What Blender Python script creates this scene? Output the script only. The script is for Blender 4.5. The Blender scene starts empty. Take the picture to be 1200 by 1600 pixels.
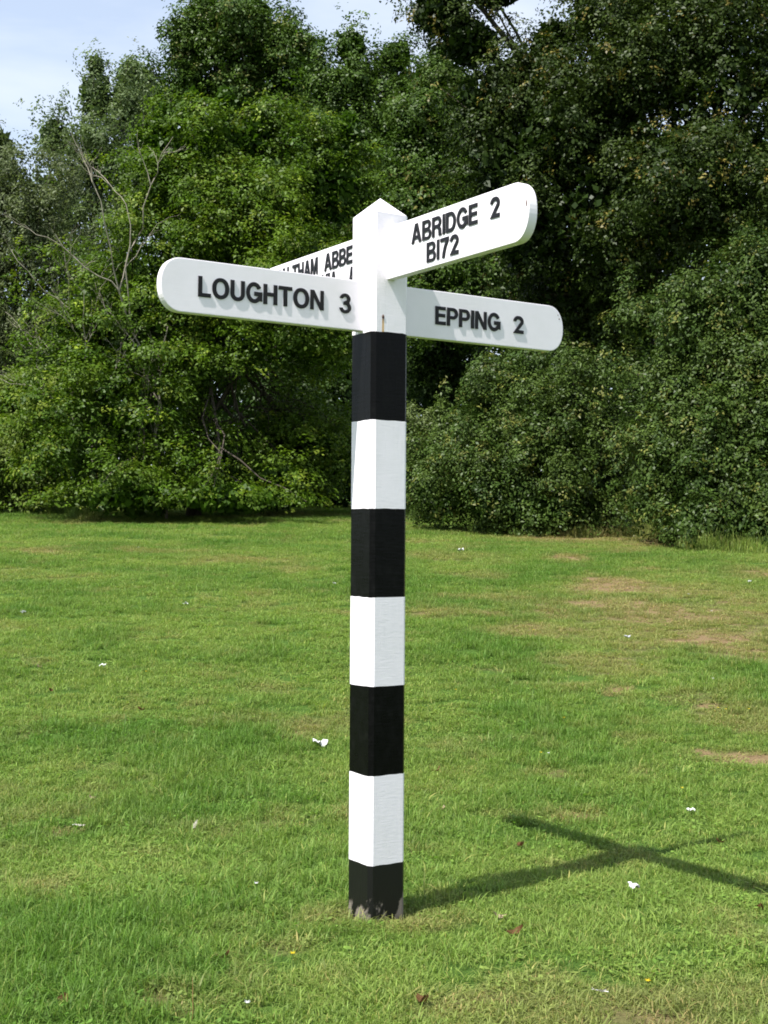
import bpy, bmesh, math, random
import numpy as np
from mathutils import Vector, Matrix

# ------------------------------------------------------------------ camera, world, sun, exposure
scene = bpy.context.scene
COL = scene.collection
F_PX, HC, PITCH, ROLL = 2082.7, 1.3142, 0.01923, 0.00619
cam = bpy.data.cameras.new("camera")
cam.sensor_width = 36.0
cam.lens = F_PX * 36.0 / 1600.0
cam.clip_start = 0.05
cam.clip_end = 3000
cam_o = bpy.data.objects.new("camera", cam)
COL.objects.link(cam_o)
_fw = Vector((0, math.cos(PITCH), math.sin(PITCH)))
_up = Vector((0, -math.sin(PITCH), math.cos(PITCH)))
_rt = Vector((1, 0, 0))
_r2 = _rt * math.cos(ROLL) + _up * math.sin(ROLL)
_u2 = _up * math.cos(ROLL) - _rt * math.sin(ROLL)
cam_o.matrix_world = Matrix(((_r2.x, _u2.x, -_fw.x, 0), (_r2.y, _u2.y, -_fw.y, 0),
                             (_r2.z, _u2.z, -_fw.z, HC), (0, 0, 0, 1)))
scene.camera = cam_o

SUN_EL = math.radians(57.6)
SUN_H = (-0.735, -0.678)                     # horizontal direction towards the sun
TO_SUN = Vector((SUN_H[0] * math.cos(SUN_EL), SUN_H[1] * math.cos(SUN_EL), math.sin(SUN_EL))).normalized()
world = bpy.data.worlds.new("World")
scene.world = world
world.use_nodes = True
wn, wl = world.node_tree.nodes, world.node_tree.links
bg = wn["Background"]
sky = wn.new("ShaderNodeTexSky")
sky.sky_type = 'NISHITA'
sky.sun_disc = False
sky.sun_elevation = SUN_EL
sky.sun_rotation = math.atan2(SUN_H[0], SUN_H[1])
sky.air_density = 1.0
sky.dust_density = 1.0
sky.ozone_density = 1.0
tc = wn.new("ShaderNodeTexCoord")
mp = wn.new("ShaderNodeMapping")
mp.inputs["Scale"].default_value = (2.0, 2.0, 7.0)
mp.inputs["Rotation"].default_value = (0.0, 0.25, 0.3)
cn = wn.new("ShaderNodeTexNoise")
cn.inputs["Scale"].default_value = 1.6
cn.inputs["Detail"].default_value = 7
cn.inputs["Roughness"].default_value = 0.55
cn.inputs["Distortion"].default_value = 0.4
cr = wn.new("ShaderNodeMapRange")
cr.inputs["From Min"].default_value = 0.36
cr.inputs["From Max"].default_value = 0.72
cr.inputs["To Min"].default_value = 0.42
cr.inputs["To Max"].default_value = 0.85
cmx = wn.new("ShaderNodeMix")
cmx.data_type = 'RGBA'
cmx.inputs[7].default_value = (4.6, 4.95, 5.5, 1)
wl.new(tc.outputs["Generated"], mp.inputs[0])
wl.new(mp.outputs[0], cn.inputs["Vector"])
wl.new(cn.outputs[0], cr.inputs[0])
wl.new(cr.outputs[0], cmx.inputs[0])
wl.new(sky.outputs[0], cmx.inputs[6])
wl.new(cmx.outputs[2], bg.inputs[0])
bg.inputs[1].default_value = 0.11

sun = bpy.data.lights.new("sun", 'SUN')
sun.energy = 4.6
sun.angle = math.radians(0.53)
sun.color = (1.0, 0.965, 0.915)
sun_o = bpy.data.objects.new("sun", sun)
COL.objects.link(sun_o)
sun_o.rotation_euler = TO_SUN.to_track_quat('Z', 'Y').to_euler()
sun_o.location = (-20, -20, 40)

vs = scene.view_settings
vs.view_transform = 'Standard'
vs.look = 'None'
vs.gamma = 1.0
vs.use_curve_mapping = False
vs.exposure = 1.0
cy = scene.cycles
cy.max_bounces = 4
cy.diffuse_bounces = 2
cy.glossy_bounces = 2
cy.transmission_bounces = 2
cy.transparent_max_bounces = 4
cy.use_denoising = True
cy.filter_width = 1.8

rng = np.random.default_rng(7)
random.seed(7)

# ------------------------------------------------------------------ helpers
def tag(o, label=None, cat=None, group=None, kind=None):
    if label: o["label"] = label
    if cat: o["category"] = cat
    if group: o["group"] = group
    if kind: o["kind"] = kind
    return o

def link(o, parent=None):
    COL.objects.link(o)
    if parent is not None:
        o.parent = parent
    return o

def empty(name, loc=(0, 0, 0), rz=0.0):
    o = bpy.data.objects.new(name, None)
    o.empty_display_size = 0.2
    o.location = loc
    o.rotation_euler = (0, 0, rz)
    return link(o)

def mesh_np(name, verts, faces, mats, parent=None, col=None, matidx=None, smooth=False):
    """verts (n,3), faces (m,k) arrays of equal k"""
    me = bpy.data.meshes.new(name)
    verts = np.asarray(verts, np.float32)
    faces = np.asarray(faces, np.int32)
    m, k = faces.shape
    me.vertices.add(len(verts))
    me.vertices.foreach_set("co", verts.ravel())
    me.loops.add(m * k)
    me.loops.foreach_set("vertex_index", faces.ravel())
    me.polygons.add(m)
    me.polygons.foreach_set("loop_start", np.arange(m, dtype=np.int32) * k)
    me.polygons.foreach_set("loop_total", np.full(m, k, np.int32))
    if matidx is not None:
        me.polygons.foreach_set("material_index", np.asarray(matidx, np.int32))
    if smooth:
        me.polygons.foreach_set("use_smooth", np.ones(m, bool))
    if col is not None:
        a = me.attributes.new("tint", 'FLOAT_COLOR', 'POINT')
        c4 = np.ones((len(verts), 4), np.float32)
        c4[:, :3] = col
        a.data.foreach_set("color", c4.ravel())
    for mt in (mats if isinstance(mats, (list, tuple)) else [mats]):
        me.materials.append(mt)
    me.update()
    me.validate()
    o = bpy.data.objects.new(name, me)
    return link(o, parent)

def bm_obj(name, bm, mats, parent=None, smooth=False):
    me = bpy.data.meshes.new(name)
    bm.normal_update()
    bm.to_mesh(me)
    bm.free()
    for mt in (mats if isinstance(mats, (list, tuple)) else [mats]):
        me.materials.append(mt)
    if smooth:
        for p in me.polygons: p.use_smooth = True
    return link(bpy.data.objects.new(name, me), parent)

class Mat:
    def __init__(self, name):
        self.m = bpy.data.materials.new(name)
        self.m.use_nodes = True
        self.t = self.m.node_tree
        self.b = self.t.nodes["Principled BSDF"]
        self.out = self.t.nodes["Material Output"]
    def n(self, typ, **kw):
        x = self.t.nodes.new(typ)
        for k, v in kw.items():
            if k in x.inputs: x.inputs[k].default_value = v
            else: setattr(x, k, v)
        return x
    def l(self, a, b): self.t.links.new(a, b)
    def math(self, op, a, b=None, clamp=False):
        x = self.n("ShaderNodeMath", operation=op)
        x.use_clamp = clamp
        for i, v in enumerate((a, b)):
            if v is None: continue
            if hasattr(v, "links"): self.l(v, x.inputs[i])
            else: x.inputs[i].default_value = v
        return x.outputs[0]
    def mix(self, f, a, b, blend='MIX'):
        x = self.n("ShaderNodeMix", data_type='RGBA', blend_type=blend)
        for i, v in ((0, f), (6, a), (7, b)):
            if hasattr(v, "links"): self.l(v, x.inputs[i])
            elif i == 0: x.inputs[0].default_value = v
            else: x.inputs[i].default_value = (*v[:3], 1)
        return x.outputs[2]
    def ramp(self, v, a, b, c=0.0, d=1.0):
        x = self.n("ShaderNodeMapRange")
        self.l(v, x.inputs[0])
        for i, q in enumerate((a, b, c, d)): x.inputs[i + 1].default_value = q
        return x.outputs[0]
    def noise(self, scale, detail=4, rough=0.55, vec=None, dist=0.0):
        x = self.n("ShaderNodeTexNoise")
        x.inputs["Scale"].default_value = scale
        x.inputs["Detail"].default_value = detail
        x.inputs["Roughness"].default_value = rough
        x.inputs["Distortion"].default_value = dist
        if vec is not None: self.l(vec, x.inputs["Vector"])
        return x.outputs[0]
    def coord(self, which="Object", scale=None):
        t = self.n("ShaderNodeTexCoord").outputs[which]
        if scale is None: return t
        m = self.n("ShaderNodeMapping")
        m.inputs["Scale"].default_value = scale
        self.l(t, m.inputs[0])
        return m.outputs[0]
    def bump(self, h, strength=0.3, dist=0.01):
        x = self.n("ShaderNodeBump")
        x.inputs["Strength"].default_value = strength
        x.inputs["Distance"].default_value = dist
        self.l(h, x.inputs["Height"])
        self.l(x.outputs[0], self.b.inputs["Normal"])
    def set(self, **kw):
        for k, v in kw.items():
            k = k.replace("_", " ")
            i = self.b.inputs[k]
            if hasattr(v, "links"): self.l(v, i)
            else: i.default_value = (*v, 1) if isinstance(v, tuple) and len(v) == 3 else v

# smooth value noise used for ground shapes and patches
_perm = np.random.default_rng(3).random((64, 64))
def vnoise(x, y):
    x = np.asarray(x, float); y = np.asarray(y, float)
    xi = np.floor(x).astype(int); yi = np.floor(y).astype(int)
    fx = x - xi; fy = y - yi
    fx = fx * fx * (3 - 2 * fx); fy = fy * fy * (3 - 2 * fy)
    a = _perm[xi % 64, yi % 64]; b = _perm[(xi + 1) % 64, yi % 64]
    c = _perm[xi % 64, (yi + 1) % 64]; d = _perm[(xi + 1) % 64, (yi + 1) % 64]
    return (a * (1 - fx) + b * fx) * (1 - fy) + (c * (1 - fx) + d * fx) * fy
def fbm(x, y, o=4):
    s = 0; a = 0.5; t = 0
    for i in range(o):
        s = s + a * vnoise(x * 2 ** i + 17.3 * i, y * 2 ** i + 9.1 * i); t += a; a *= 0.5
    return s / t

# ground profile: level round the post, then rising towards the trees
_GY = np.array([-300, -5, 3.5, 4.7, 6.0, 8.0, 12.0, 16.0, 20.0, 23.0, 28.0, 33.0, 40.0, 60.0, 120.0, 300.0, 3000.0])
_GZ = np.array([0, 0, 0.0, -0.01, -0.06, 0.04, 0.40, 0.77, 1.10, 1.30, 1.60, 1.95, 2.4, 3.4, 5.5, 6.0, 6.0])
_yy = np.linspace(-60, 400, 4601)
_zz = np.interp(_yy, _GY, _GZ)
_k = np.hanning(31); _k /= _k.sum()
_zz = np.convolve(np.pad(_zz, 15, mode='edge'), _k, mode='valid')
def gz(x, y):
    x = np.asarray(x, float); y = np.asarray(y, float)
    z = np.interp(y, _yy, _zz)
    near = np.clip((np.hypot(x + 0.02, y - 4.7) - 0.3) / 4.5, 0, 1)
    return z + near * ((fbm(x * 0.35 + 5, y * 0.35, 3) - 0.5) * 0.10 + (fbm(x * 1.9, y * 1.9, 3) - 0.5) * 0.035)

def ray(px, py):
    """direction through a photo pixel (1200 x 1600)"""
    d = _fw + _r2 * ((px - 600) / F_PX) + _u2 * ((800 - py) / F_PX)
    return d
def at(px, py, Y):
    d = ray(px, py)
    k = Y / d.y
    return Vector((d.x * k, Y, HC + d.z * k))
def on_ground(px, py):
    d = ray(px, py)
    lo, hi = 1.0, 80.0
    ks = np.linspace(lo, hi, 8000) / d.y
    h = HC + d.z * ks - gz(d.x * ks, d.y * ks)
    i = int(np.argmax(h < 0))
    k = ks[i]
    return Vector((d.x * k, d.y * k, float(gz(d.x * k, d.y * k))))

# worn, dry or bare places in the lawn: pixel centre, half-width and half-height in pixels, dryness
_PATCH = [(960, 912, 70, 13, .8), (825, 985, 75, 15, .6), (1010, 960, 170, 34, .62), (1120, 1000, 130, 26, .7), (930, 1030, 90, 20, .45), (1060, 925, 120, 14, .5), (900, 843, 120, 8, .7), (1050, 850, 60, 8, .8), (760, 830, 80, 6, .4),
          (1170, 1187, 75, 12, 1.0), (1100, 1178, 25, 6, .9), (965, 1080, 20, 7, .95), (885, 872, 40, 7, .7), (1010, 850, 70, 7, .6),
          (470, 1140, 40, 16, .6), (575, 1432, 75, 14, .75), (640, 1445, 55, 10, .6), (500, 1440, 40, 12, .5),
          (240, 1555, 45, 14, .6), (60, 1385, 60, 18, .45), (100, 1300, 25, 8, .8), (900, 1276, 45, 8, .7), (300, 1100, 45, 10, .45),
          (70, 860, 50, 5, .6), (60, 880, 25, 4, .5), (860, 1210, 40, 8, .4), (690, 870, 80, 8, .4), (1150, 940, 60, 10, .5), (560, 1270, 30, 20, .45), (440, 1480, 60, 14, .35),
          (1080, 1090, 60, 12, .35), (430, 1075, 60, 10, .3), (750, 900, 60, 8, .35)]
_PW = []
for (px, py, rx, ry, s) in _PATCH:
    c = on_ground(px, py); a = on_ground(px + rx, py); b = on_ground(px, py - ry); b2 = on_ground(px, py + ry)
    _PW.append((c.x, c.y, abs(a.x - c.x), max(0.05, abs(b.y - b2.y) / 2), s))
def dryness(x, y):
    x = np.asarray(x, float); y = np.asarray(y, float)
    wob = (fbm(x * 2.3 + 3, y * 2.3, 4) - 0.5)
    d = np.zeros_like(x)
    for (cx, cy_, rx, ry, s) in _PW:
        r = np.sqrt(((x - cx) / rx) ** 2 + ((y - cy_) / ry) ** 2) + wob * 1.6
        d = np.maximum(d, min(1.0, s * 1.08) * np.clip((1.35 - r) / 0.95, 0, 1))
    base = np.clip((fbm(x * 0.8 + 11, y * 0.8 + 4, 4) - 0.56) * 3.2, 0, 0.45)
    fine = np.clip((fbm(x * 4 + 1, y * 4 + 8, 3) - 0.62) * 3.0, 0, 0.45)
    side = np.clip((x - 0.5) / 5.0, 0, 1) * np.clip((y - 6) / 6, 0, 1) * 0.22
    return np.clip(np.maximum(d, base + fine * 0.8) + side * (0.5 + wob), 0, 1)

# ------------------------------------------------------------------ materials
def mat_white(name="white_gloss_paint", gs=(6, 6, 0.5), cs=(9, 9, 0.35), strength=0.32):
    k = Mat(name)
    co = k.coord("Object")
    grime = k.noise(9, 6, 0.6, co)
    c = k.mix(k.ramp(grime, 0.35, 0.8), (0.865, 0.82, 0.87), (0.80, 0.765, 0.80))
    grain = k.noise(14, 6, 0.65, k.coord("Object", gs), 0.6)
    cr_ = k.ramp(grain, 0.60, 0.64)
    brush = k.noise(60, 3, 0.5, k.coord("Object", (0.4, 0.4, 3)))
    crack = k.noise(7, 4, 0.5, k.coord("Object", cs), 0.8)
    line = k.math('SUBTRACT', 1.0, k.ramp(k.math('ABSOLUTE', k.math('SUBTRACT', crack, 0.5)), 0.0, 0.006))
    h = k.math('ADD', k.math('MULTIPLY', grain, 0.5), k.math('MULTIPLY', brush, 0.35))
    h = k.math('SUBTRACT', h, k.math('MULTIPLY', line, 0.35))
    k.bump(h, strength, 0.004)
    k.set(Base_Color=c, Roughness=0.42, Specular_IOR_Level=0.4)
    return k
def mat_post():
    """white paint with rust run under one nail"""
    k = mat_white(); k.m.name = "white_post_paint"
    src = k.b.inputs["Base Color"].links[0].from_socket
    sp = k.n("ShaderNodeSeparateXYZ"); k.l(k.coord("Object"), sp.inputs[0])
    dy = k.math('ABSOLUTE', k.math('ADD', sp.outputs[1], 0.0335))
    wob = k.math('MULTIPLY', k.math('SUBTRACT', k.noise(60, 3), 0.5), 0.004)
    w = k.ramp(k.math('ADD', dy, wob), 0.0015, 0.0062, 1, 0)
    zz = k.math('MULTIPLY', k.ramp(sp.outputs[2], 2.02, 2.03, 0.0, 1.0), k.ramp(sp.outputs[2], 2.092, 2.086, 0.0, 1.0))
    xs = k.ramp(sp.outputs[0], 0.068, 0.072)
    f = k.math('MULTIPLY', k.math('MULTIPLY', w, zz), xs)
    rust = k.mix(k.ramp(sp.outputs[2], 2.055, 2.085), (0.62, 0.36, 0.10), (0.16, 0.06, 0.025))
    k.set(Base_Color=k.mix(f, src, rust))
    return k
M = {}
M["white"] = mat_white().m
M["board"] = mat_white("white_board_paint", (0.6, 0.6, 9), (0.35, 0.35, 8), 0.10).m
M["post_white"] = mat_post().m

k = Mat("black_gloss_paint")
dust = k.noise(30, 6, 0.7, k.coord("Object", (1, 1, 0.6)))
c = k.mix(k.ramp(dust, 0.5, 0.85), (0.0028, 0.0028, 0.003), (0.008, 0.008, 0.0076))
h = k.math('ADD', k.noise(50, 3, 0.5, k.coord("Object", (0.4, 0.4, 3))), k.noise(14, 6, 0.65, k.coord("Object", (6, 6, 0.5)), 0.6))
k.bump(h, 0.22, 0.003)
k.set(Base_Color=c, Roughness=k.ramp(dust, 0.3, 0.8, 0.22, 0.42), Specular_IOR_Level=0.09)
M["black"] = k.m

k = Mat("black_letter_paint")
k.set(Base_Color=(0.007, 0.0065, 0.0075), Roughness=0.45, Specular_IOR_Level=0.25)
M["letter"] = k.m

# lowest band: black paint flaking off grey weathered wood
k = Mat("flaking_black_paint")
sp = k.n("ShaderNodeSeparateXYZ"); k.l(k.coord("Object"), sp.inputs[0])
n1 = k.noise(13, 5, 0.6, k.coord("Object", (1, 1, 0.55)), 0.5)
zf = k.ramp(sp.outputs[2], 0.0, 0.14, 0.165, -0.20)
side = k.ramp(sp.outputs[1], 0.02, 0.065, -0.03, 0.12)
msk = k.ramp(k.math('ADD', k.math('ADD', n1, zf), side), 0.585, 0.64)
speck = k.ramp(k.noise(95, 3, 0.6), 0.66, 0.72, 0.0, 0.55)
wg = k.noise(10, 6, 0.7, k.coord("Object", (9, 9, 0.7)), 0.8)
wood = k.mix(wg, (0.07, 0.058, 0.047), (0.25, 0.22, 0.18))
paint = k.mix(speck, (0.005, 0.005, 0.0045), (0.05, 0.047, 0.034))
k.set(Base_Color=k.mix(msk, paint, wood), Roughness=k.ramp(msk, 0, 1, 0.45, 0.9), Specular_IOR_Level=0.3)
k.bump(k.math('SUBTRACT', k.math('MULTIPLY', wg, 0.6), msk), 0.6, 0.003)
M["flake"] = k.m

k = Mat("rusty_nail"); k.set(Base_Color=(0.07, 0.03, 0.018), Roughness=0.8); M["rust"] = k.m

def leaf_mat(name, trans=0.3, rough=0.42, spec=0.45, attr="tint", back=(1.15, 1.25, 0.75)):
    k = Mat(name)
    a = k.n("ShaderNodeAttribute"); a.attribute_name = attr
    c = a.outputs["Color"]
    k.set(Base_Color=c, Roughness=rough, Specular_IOR_Level=spec)
    tr = k.n("ShaderNodeBsdfTranslucent")
    k.l(k.mix(1.0, c, (*back,), 'MULTIPLY'), tr.inputs[0])
    mx = k.n("ShaderNodeMixShader"); mx.inputs[0].default_value = trans
    k.l(k.b.outputs[0], mx.inputs[1]); k.l(tr.outputs[0], mx.inputs[2])
    k.l(mx.outputs[0], k.out.inputs[0])
    return k.m
M["leaf_thin"] = leaf_mat("thin_tree_leaf", 0.32, 0.5, 0.20)
M["leaf_thick"] = leaf_mat("leathery_tree_leaf", 0.20, 0.45, 0.16)

def bark_mat(name, a, b, sc=8):
    k = Mat(name)
    n = k.noise(sc, 6, 0.7, k.coord("Object", (2.5, 2.5, 0.6)), 0.5)
    k.set(Base_Color=k.mix(k.ramp(n, 0.3, 0.7), a, b), Roughness=0.9, Specular_IOR_Level=0.2)
    k.bump(n, 0.6, 0.02)
    return k.m
M["bark"] = bark_mat("dark_bark", (0.035, 0.028, 0.02), (0.10, 0.085, 0.065))
M["bark_pale"] = bark_mat("pale_bark", (0.20, 0.17, 0.13), (0.42, 0.38, 0.31))
M["twig"] = bark_mat("grey_twig", (0.13, 0.11, 0.09), (0.28, 0.25, 0.21))

# lawn: soil and thatch under the blades
k = Mat("lawn_thatch")
a = k.n("ShaderNodeAttribute"); a.attribute_name = "dry"
dry = a.outputs["Fac"]
pos = k.n("ShaderNodeNewGeometry").outputs["Position"]
n1 = k.noise(55, 5, 0.7, pos); n2 = k.noise(6, 4, 0.6, pos)
green = k.mix(k.ramp(n1, 0.3, 0.7), (0.030, 0.070, 0.010), (0.070, 0.125, 0.020))
straw = k.mix(k.ramp(n1, 0.3, 0.7), (0.10, 0.068, 0.034), (0.25, 0.18, 0.095))
f = k.ramp(k.math('ADD', dry, k.math('MULTIPLY', k.math('SUBTRACT', n2, 0.5), 0.5)), 0.15, 0.75)
k.set(Base_Color=k.mix(f, green, straw), Roughness=0.95, Specular_IOR_Level=0.1)
k.bump(n1, 0.8, 0.02)
M["thatch"] = k.m

k = Mat("grass_blade")
a = k.n("ShaderNodeAttribute"); a.attribute_name = "dry"; a.attribute_type = 'INSTANCER'
hue = k.n("ShaderNodeAttribute"); hue.attribute_name = "hue"; hue.attribute_type = 'INSTANCER'
t = k.n("ShaderNodeAttribute"); t.attribute_name = "tint"
c0 = k.mix(hue.outputs["Fac"], (0.102, 0.198, 0.029), (0.184, 0.264, 0.052))
c1 = k.mix(a.outputs["Fac"], c0, (0.25, 0.23, 0.085))
c2 = k.mix(1.0, c1, t.outputs["Color"], 'MULTIPLY')
k.set(Base_Color=c2, Roughness=0.55, Specular_IOR_Level=0.25)
tr = k.n("ShaderNodeBsdfTranslucent")
k.l(k.mix(1.0, c2, (1.1, 1.2, 0.7), 'MULTIPLY'), tr.inputs[0])
mx = k.n("ShaderNodeMixShader"); mx.inputs[0].default_value = 0.42
k.l(k.b.outputs[0], mx.inputs[1]); k.l(tr.outputs[0], mx.inputs[2]); k.l(mx.outputs[0], k.out.inputs[0])
M["blade"] = k.m

# ------------------------------------------------------------------ ground
def axis(lo, hi, fine, lo2, hi2, growth=1.25):
    a = list(np.arange(lo, hi + 1e-6, fine))
    s = fine; v = a[-1]
    while v < hi2: s *= growth; v += s; a.append(v)
    s = fine; v = a[0]
    while v > lo2: s *= growth; v -= s; a.insert(0, v)
    return np.array(a)
gx = axis(-10, 10, 0.11, -900, 900); gy = axis(2.5, 34, 0.11, -200, 1200)
XX, YY = np.meshgrid(gx, gy)
ZZ = gz(XX, YY)
nx, ny = len(gx), len(gy)
ii = (np.arange(ny - 1)[:, None] * nx + np.arange(nx - 1)[None, :]).ravel()
gf = np.stack([ii, ii + 1, ii + 1 + nx, ii + nx], 1)
ground = mesh_np("ground", np.stack([XX.ravel(), YY.ravel(), ZZ.ravel()], 1), gf, M["thatch"], smooth=True)
at_ = ground.data.attributes.new("dry", 'FLOAT', 'POINT')
at_.data.foreach_set("value", dryness(XX.ravel(), YY.ravel()).astype(np.float32))
tag(ground, kind="structure")

# ------------------------------------------------------------------ signpost
TH = 0.57769
POST = Vector((-0.02005, 4.69997, 0.0))
root = empty("fingerpost", POST, TH - math.pi / 2)      # local +X: ABRIDGE arm, local +Y: EPPING arm
tag(root, "black and white banded wooden fingerpost with four white pointing arms on the lawn", "signpost")
A, CH = 0.075, 0.014
Z1, DZ, ZS, ZP = 2.0299, 0.30757, 2.447, 2.5157
def octo(s=1.0):
    p = [(A, A - CH), (A - CH, A), (-(A - CH), A), (-A, A - CH), (-A, -(A - CH)), (-(A - CH), -A), (A - CH, -A), (A, -(A - CH))]
    return [(x * s, y * s) for x, y in p]
zs = [-0.12] + [Z1 - DZ * i for i in range(6, -1, -1)] + [ZS]
bm = bmesh.new()
rings = []
mats_i = [2, 0, 1, 0, 1, 0, 1, 0]
oc = octo()
prof = []
for j in range(8):
    (x0, y0), (x1, y1) = oc[j], oc[(j + 1) % 8]
    n = 9 if math.hypot(x1 - x0, y1 - y0) > 0.05 else 2
    prof += [(x0 + (x1 - x0) * t / n, y0 + (y1 - y0) * t / n) for t in range(n)]
rp = np.random.default_rng(77)
for i, z in enumerate(zs):                     # paint lines cut in by hand wander by a millimetre or so
    amp = 0.0011 if 0 < i < len(zs) - 1 else 0.0
    w = np.convolve(rp.normal(0, 1, len(prof) + 4), [.25, .5, .25], 'same')
    rings.append([bm.verts.new((x, y, z + amp * float(w[q]))) for q, (x, y) in enumerate(prof)])
NP = len(prof)
for i in range(len(zs) - 1):
    for j in range(NP):
        f = bm.faces.new((rings[i][j], rings[i][(j + 1) % NP], rings[i + 1][(j + 1) % NP], rings[i + 1][j]))
        f.material_index = mats_i[i]
bm_obj("post", bm, [M["post_white"], M["black"], M["flake"]], root)
bm = bmesh.new()
lo = [bm.verts.new((x, y, ZS)) for x, y in octo(1.0)]
tp = bm.verts.new((0, 0, ZP))
for j in range(8):
    bm.faces.new((lo[j], lo[(j + 1) % 8], tp))
bm_obj("cap", bm, M["white"], root)
# nail above the rust run
bm = bmesh.new()
bmesh.ops.create_uvsphere(bm, u_segments=10, v_segments=6, radius=0.005)
for v in bm.verts: v.co = Vector((v.co.x * 0.5 + A, v.co.y - 0.0335, v.co.z * 1.3 + 2.081))
bm_obj("nail", bm, M["rust"], root, True)

# ---- letter outlines, cap height 1
def arc(cx, cy_, rx, ry, a0, a1, n=14):
    return [(cx + rx * math.cos(math.radians(a0 + (a1 - a0) * i / n)), cy_ + ry * math.sin(math.radians(a0 + (a1 - a0) * i / n))) for i in range(n + 1)]
def stroke(path, s, w=None):
    L, R = [], []
    P = [Vector(p) for p in path]
    for i, p in enumerate(P):
        d0 = (P[i] - P[i - 1]).normalized() if i > 0 else None
        d1 = (P[i + 1] - P[i]).normalized() if i < len(P) - 1 else None
        if d0 is None: d0 = d1
        if d1 is None: d1 = d0
        n0 = Vector((-d0.y, d0.x)); n1 = Vector((-d1.y, d1.x))
        m = (n0 + n1)
        m = m / max(0.25, m.dot(n0)) if m.length > 1e-6 else n0
        L.append(p + m * s / 2); R.append(p - m * s / 2)
    poly = [(v.x, v.y) for v in L] + [(v.x, v.y) for v in reversed(R)]
    if w: poly = [(min(max(x, 0), w), min(max(y, 0), 1)) for x, y in poly]
    return [poly]
S, SH = 0.195, 0.165        # stem and bar thickness
def glyph(ch):
    if ch == 'L':
        w = .66; return w, [[(0, 0), (w, 0), (w, SH), (S, SH), (S, 1), (0, 1)]]
    if ch in 'I1':
        return S, [[(0, 0), (S, 0), (S, 1), (0, 1)]]
    if ch == 'H':
        w = .77; m = .5; h = SH / 2
        return w, [[(0, 0), (S, 0), (S, m - h), (w - S, m - h), (w - S, 0), (w, 0), (w, 1), (w - S, 1), (w - S, m + h), (S, m + h), (S, 1), (0, 1)]]
    if ch == 'T':
        w = .76; c = w / 2
        return w, [[(c - S / 2, 0), (c + S / 2, 0), (c + S / 2, 1 - SH), (w, 1 - SH), (w, 1), (0, 1), (0, 1 - SH), (c - S / 2, 1 - SH)]]
    if ch == 'E':
        w = .68; m = .52; h = SH / 2
        return w, [[(0, 0), (w, 0), (w, SH), (S, SH), (S, m - h), (w * .93, m - h), (w * .93, m + h), (S, m + h), (S, 1 - SH), (w * .98, 1 - SH), (w * .98, 1), (0, 1)]]
    if ch == 'N':
        w = .78
        return w, [[(0, 0), (S * .93, 0), (S * .93, .70), (w - S * 1.06, 0), (w, 0), (w, 1), (w - S * .93, 1), (w - S * .93, .30), (S * 1.06, 1), (0, 1)]]
    if ch == 'M':
        w = .94; c = w / 2; s = S * .9
        return w, [[(0, 0), (s, 0), (s, .74), (c - .09, 0), (c + .09, 0), (w - s, .74), (w - s, 0), (w, 0), (w, 1), (w - s * 1.45, 1), (c, .30), (s * 1.45, 1), (0, 1)]]
    if ch == 'W':
        w = 1.22; c = w / 2; s = .2
        return w, [[(.22, 0), (.42, 0), (c, .70), (w - .42, 0), (w - .22, 0), (w, 1), (w - s, 1), (w - .32, .30), (c + .1, 1), (c - .1, 1), (.32, .30), (s, 1), (0, 1)]]
    if ch == 'V':
        w = .84; c = w / 2
        return w, [[(c - .1, 0), (c + .1, 0), (w, 1), (w - .21, 1), (c, .25), (.21, 1), (0, 1)]]
    if ch == 'Y':
        w = .84; c = w / 2
        return w, [[(c - S / 2, 0), (c + S / 2, 0), (c + S / 2, .40), (w, 1), (w - .22, 1), (c, .57), (.22, 1), (0, 1), (c - S / 2, .40)]]
    if ch == 'A':
        w = .86; c = w / 2
        out = [(0, 0), (.21, 0), (.27, .21), (w - .27, .21), (w - .21, 0), (w, 0), (c + .115, 1), (c - .115, 1)]
        return w, [out, [(.325, .36), (c, .78), (w - .325, .36)][::-1]]
    if ch == 'O':
        w = .90
        sup = lambda rx, ry: [(w / 2 + rx * math.copysign(abs(math.cos(t)) ** .92, math.cos(t)), .5 + ry * math.copysign(abs(math.sin(t)) ** .92, math.sin(t))) for t in [2 * math.pi * i / 40 for i in range(40)]]
        return w, [sup(w / 2, .515), sup(w / 2 - S, .515 - SH)[::-1]]
    if ch == 'U':
        w = .77; r = w / 2
        return w, [arc(r, .34, r, .355, 180, 360, 18) + [(w, 1), (w - S, 1)] + arc(r, .34, r - S, .355 - SH, 360, 180, 18) + [(S, 1), (0, 1)]]
    if ch == 'D':
        w = .80; r = .42
        return w, [[(0, 0)] + [(w - r, 0)] + arc(w - r, .5, r, .5, -90, 90, 20)[1:] + [(0, 1)],
                   ([(S, SH), (w - r, SH)] + arc(w - r, .5, r - S, .5 - SH, -90, 90, 16)[1:] + [(S, 1 - SH)])[::-1]]
    if ch == 'P':
        w = .73; r = .30; cy_ = 1 - .31
        return w, [[(0, 0), (S, 0), (S, cy_ - .31)] + arc(w - r, cy_, r, .31, -90, 90, 14) + [(0, 1)],
                   ([(S, cy_ - .31 + .155)] + arc(w - r, cy_, r - S * .95, .31 - .155, -90, 90, 12) + [(S, 1 - .155)])[::-1]]
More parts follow.
